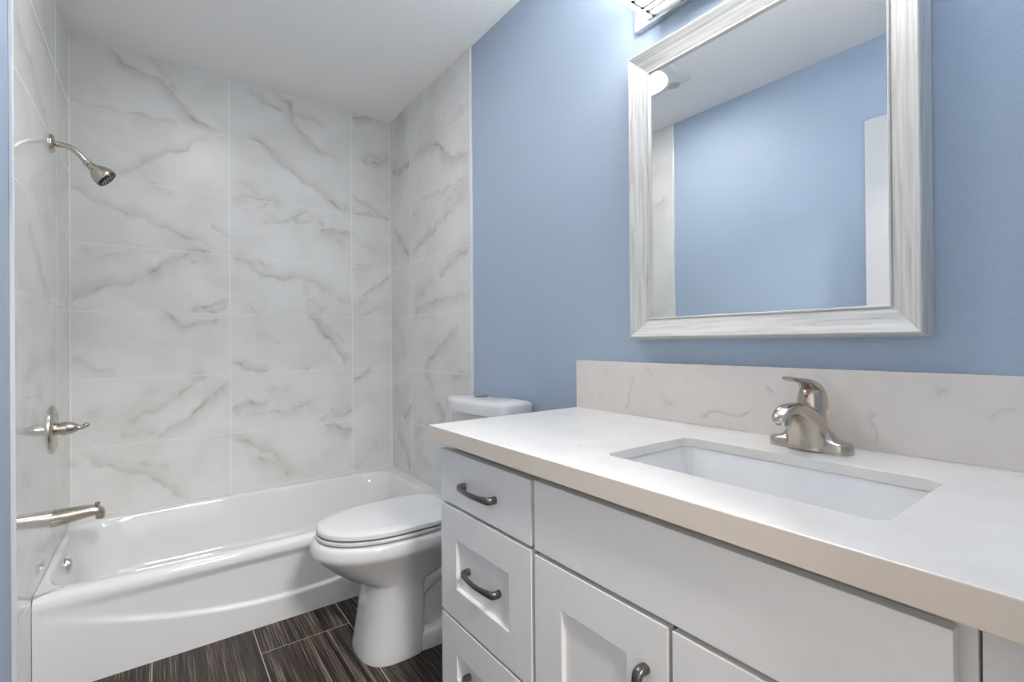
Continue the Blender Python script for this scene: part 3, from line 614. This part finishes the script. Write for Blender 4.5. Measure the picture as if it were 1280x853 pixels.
# ------------------------------------------------------------ faucet
FX, FY, FZ = 1.078, .4285, TC + .0002
fa = thing('faucet', 'brushed nickel centerset faucet with a single lever behind the sink', 'faucet', (FX, FY, FZ))
def stadium(hx, hy, z, N=16):
    o = []
    for k in range(N + 1):
        a = math.pi * k / N; o.append((FX + hx * math.cos(a), FY + hy - hx + hx * math.sin(a), z))
    for k in range(N + 1):
        a = math.pi + math.pi * k / N; o.append((FX + hx * math.cos(a), FY - hy + hx + hx * math.sin(a), z))
    return o
MB().loft([stadium(.026, .0775, FZ), stadium(.026, .0775, FZ + .014), stadium(.0250, .0765, FZ + .0175), stadium(.0235, .072, FZ + .0200), stadium(.0225, .060, FZ + .0225), stadium(.0210, .050, FZ + .028), stadium(.019, .042, FZ + .040)]).build('base', M['nickel'], fa, smooth=True, angle=35)
pth = catmull([(FX - .003, FY, FZ + .001), (FX - .003, FY, FZ + .014), (FX - .008, FY, FZ + .034), (FX - .022, FY, FZ + .057), (FX - .050, FY, FZ + .076), (FX - .083, FY, FZ + .086), (FX - .112, FY, FZ + .086), (FX - .131, FY, FZ + .078), (FX - .140, FY, FZ + .069)], 5)
MB().sweep(pth, lerp_list([(.044, .034), (.043, .034), (.039, .034), (.0315, .031), (.0245, .0225), (.0185, .0145), (.0162, .0108), (.0140, .008), (.0085, .0035)], len(pth)), (0, 1, 0), 28, 2.3).build('spout', M['nickel'], fa, smooth=True, angle=60)
MB().lathe((FX - .116, FY, FZ + .078), (-.12, 0, -1), [(0, .0135), (.012, .0135), (.0125, .0125), (.018, .0125), (.0185, .009), (.015, .0)], 24).build('aerator', M['nickel'], fa, smooth=True, angle=40)
MB().lathe((FX + .010, FY, FZ + .018), (0, 0, 1), [(0, .034), (.02, .030), (.045, .0265), (.062, .0255), (.063, .0268), (.074, .0268), (.090, .0250), (.101, .0225), (.107, .016), (.110, .0)], 32).build('hub', M['nickel'], fa, smooth=True, angle=35)
hp = catmull([(FX + .022, FY, FZ + .082), (FX + .020, FY, FZ + .106), (FX + .006, FY, FZ + .127), (FX - .018, FY, FZ + .138), (FX - .048, FY, FZ + .143), (FX - .076, FY, FZ + .146), (FX - .094, FY, FZ + .150)], 6)
MB().sweep(hp, lerp_list([(.0255, .016), (.025, .014), (.022, .0095), (.0175, .0065), (.0155, .0045), (.0165, .004), (.012, .003)], len(hp)), (0, 1, 0), 24, 2.3).build('handle', M['nickel'], fa, smooth=True, angle=60)
MB().lathe((FX - .0145, FY, FZ + .108), (-1, 0, .1), [(-.006, .0038), (0, .0038), (.0012, .0)], 16).build('temperature_mark', M['red'], fa, smooth=True)['label'] = 'red temperature dot'

# ------------------------------------------------------------ mirror
mi = thing('mirror', 'rectangular mirror in a whitewashed wood frame on the blue wall', 'mirror', (XR, .595, 1.49))
CY0, CY1, CZ0, CZ1 = .258, .932, 1.079, 1.901      # the frame's crest
def fl_(i, x): return [(x, CY0 + i, CZ0 + i), (x, CY1 - i, CZ0 + i), (x, CY1 - i, CZ1 - i), (x, CY0 + i, CZ1 - i)]
prof = [(-.008, .0008), (-.008, .010), (-.006, .018), (-.002, .046), (0, .0495), (.002, .050), (.0045, .0485), (.018, .0375), (.021, .036), (.0505, .0225), (.0508, .0255), (.0535, .0255), (.0555, .022), (.0565, .0125), (.040, .0008)]
b = MB()
b.loft([fl_(i, XR - t_) for i, t_ in prof] , cap0=False, cap1=False)
ob_ = b.build('frame', [M['grain_v'], M['grain_h']], mi, smooth=True, angle=14)
for p in ob_.data.polygons:
    es = [ob_.data.vertices[v].co for v in p.vertices]
    dz = max(e.z for e in es) - min(e.z for e in es); dy = max(e.y for e in es) - min(e.y for e in es)
    p.material_index = 0 if dz > dy else 1
MB().box(XR - .018, CY0 + .050, CZ0 + .050, XR - .012, CY1 - .050, CZ1 - .050).build('glass', M['mirror'], mi)['label'] = 'silvered mirror glass'
MB().box(XR - .0115, CY0 + .035, CZ0 + .035, XR - .001, CY1 - .035, CZ1 - .035).build('backing', M['trim'], mi)

# ------------------------------------------------------------ vanity light above the mirror
vl = thing('vanity_light', 'bright frosted bar light with metal rails above the mirror', 'vanity light', (XR, .595, 2.04))
MB().box(XR - .02, .262, 1.992, XR - .0005, .9305, 2.112, .002).build('back_plate', M['plate'], vl)
for y in (.42, .77): MB().box(1.115, y - .02, 2.02, XR - .018, y + .02, 2.055, .003).build('mounting_arm', M['plate'], vl)
LY0, LY1, LX0, LX1, LZ0, LZ1 = .343, .8475, .990, 1.118, 1.967, 2.075
t = .006; b = MB(); xa, xb, ya, yb, za, zb = LX0 + .003, LX1 - .014, LY0 + .003, LY1 - .003, LZ0 + .003, LZ1
b.box(xa, ya, za, xb, yb, za + t); b.box(xa, ya, za + t, xa + t, yb, zb); b.box(xa + t, ya, za + t, xb, ya + t, zb); b.box(xa + t, yb - t, za + t, xb, yb, zb)
b.build('diffuser', M['glow'], vl)['label'] = 'glowing frosted box'
MB().box(xb, LY0 + .001, LZ0 + .001, LX1, LY1 - .001, LZ1 + .002, .001).build('housing', M['plate'], vl)
for k in range(4):
    yy = ya + (yb - ya) * (k + .5) / 4
    MB().lathe((.5 * (xa + xb), yy - .045, LZ1 - .035), (0, 1, 0), [(0, .004), (.004, .012), (.012, .0155), (.078, .0155), (.086, .012), (.09, .004)], 20).build('fill_bulb', M['fill_bulb_glow'], vl, smooth=True)  # out of sight, added to throw light up at the ceiling
b = MB(); r = .009
def rail_rect(bb, x0, x1, y0, y1, z):
    for q in ((x0, y0, x1, y0 + r), (x0, y1 - r, x1, y1), (x0, y0, x0 + r, y1), (x1 - r, y0, x1, y1)):
        bb.box(q[0], q[1], z, q[2], q[3], z + .004)
rail_rect(b, LX0 + .022, LX0 + .072, LY0 + .02, LY1 - .02, LZ0 - .001)
rail_rect(b, LX0 + .084, LX1 - .008, LY0 + .02, LY1 - .02, LZ0 - .001)
b.build('bottom_rails', M['fan'], vl)
b = MB()
for z0 in (LZ0 + .014, LZ0 + .062):
    z1 = z0 + .036
    for q in ((LY0 + .02, z0, LY1 - .02, z0 + r), (LY0 + .02, z1 - r, LY1 - .02, z1), (LY0 + .02, z0, LY0 + .02 + r, z1), (LY1 - .02 - r, z0, LY1 - .02, z1)):
        b.box(LX0 - .001, q[0], q[1], LX0 + .003, q[2], q[3])
b.build('front_rails', M['sensor'], vl)

# ------------------------------------------------------------ ceiling fan with light (seen in the mirror), added hall fill lamp
fx, fy = .272, 1.612
fn = thing('ceiling_fan_light', 'square white bathroom fan with a bright light on the ceiling', 'fan light', (fx, fy, H))
def sq(h, z, r=.03): return rrect(fx - h, fx + h, fy - h, fy + h, r, z)
MB().loft([sq(.190, H - .0003), sq(.190, H - .010), sq(.183, H - .018), sq(.168, H - .024), sq(.10, H - .025)]).build('housing', M['fan'], fn, smooth=True, angle=40)
MB().lathe((fx, fy, H - .022), (0, 0, -1), [(0, .138), (.0045, .137), (.006, .13), (.008, .08), (.0085, .0)], 48).build('lens', M['fan_glow'], fn, smooth=True, angle=50)['label'] = 'glowing round lens'
MB().lathe((fx - .152, fy - .098, H - .0215), (0, 0, -1), [(0, .032), (.005, .0315), (.006, .028), (.004, .027), (.004, .0)], 28).build('night_light', M['sensor'], fn, smooth=True, angle=40)['label'] = 'small grey night light'

hl = thing('hall_fill_lamp', 'round flush fill lamp added on the unseen hall ceiling beyond the doorway', 'fill lamp', (.35, HALL_Y, H))  # unseen lamp added as soft frontal fill
MB().lathe((.35, HALL_Y, H), (0, 0, -1), [(0, .26), (.02, .26), (.024, .255)], 40).build('fill_lamp_base', M['plate'], hl, smooth=True)
MB().lathe((.35, HALL_Y, H - .024), (0, 0, -1), [(0, .25), (.02, .24), (.04, .18), (.05, .0)], 40).build('fill_lamp_shade', M['hall_fill_glow'], hl, smooth=True)
ld = bpy.data.lights.new('hall_fill_light', 'AREA'); ld.shape = 'DISK'; ld.size = .50; ld.energy = HALL_FILL_WATTS; ld.color = HALL_COL
lo_ = bpy.data.objects.new('hall_fill_light', ld); COL.objects.link(lo_); lo_.parent = hl; lo_.location = (0, 0, -.085)
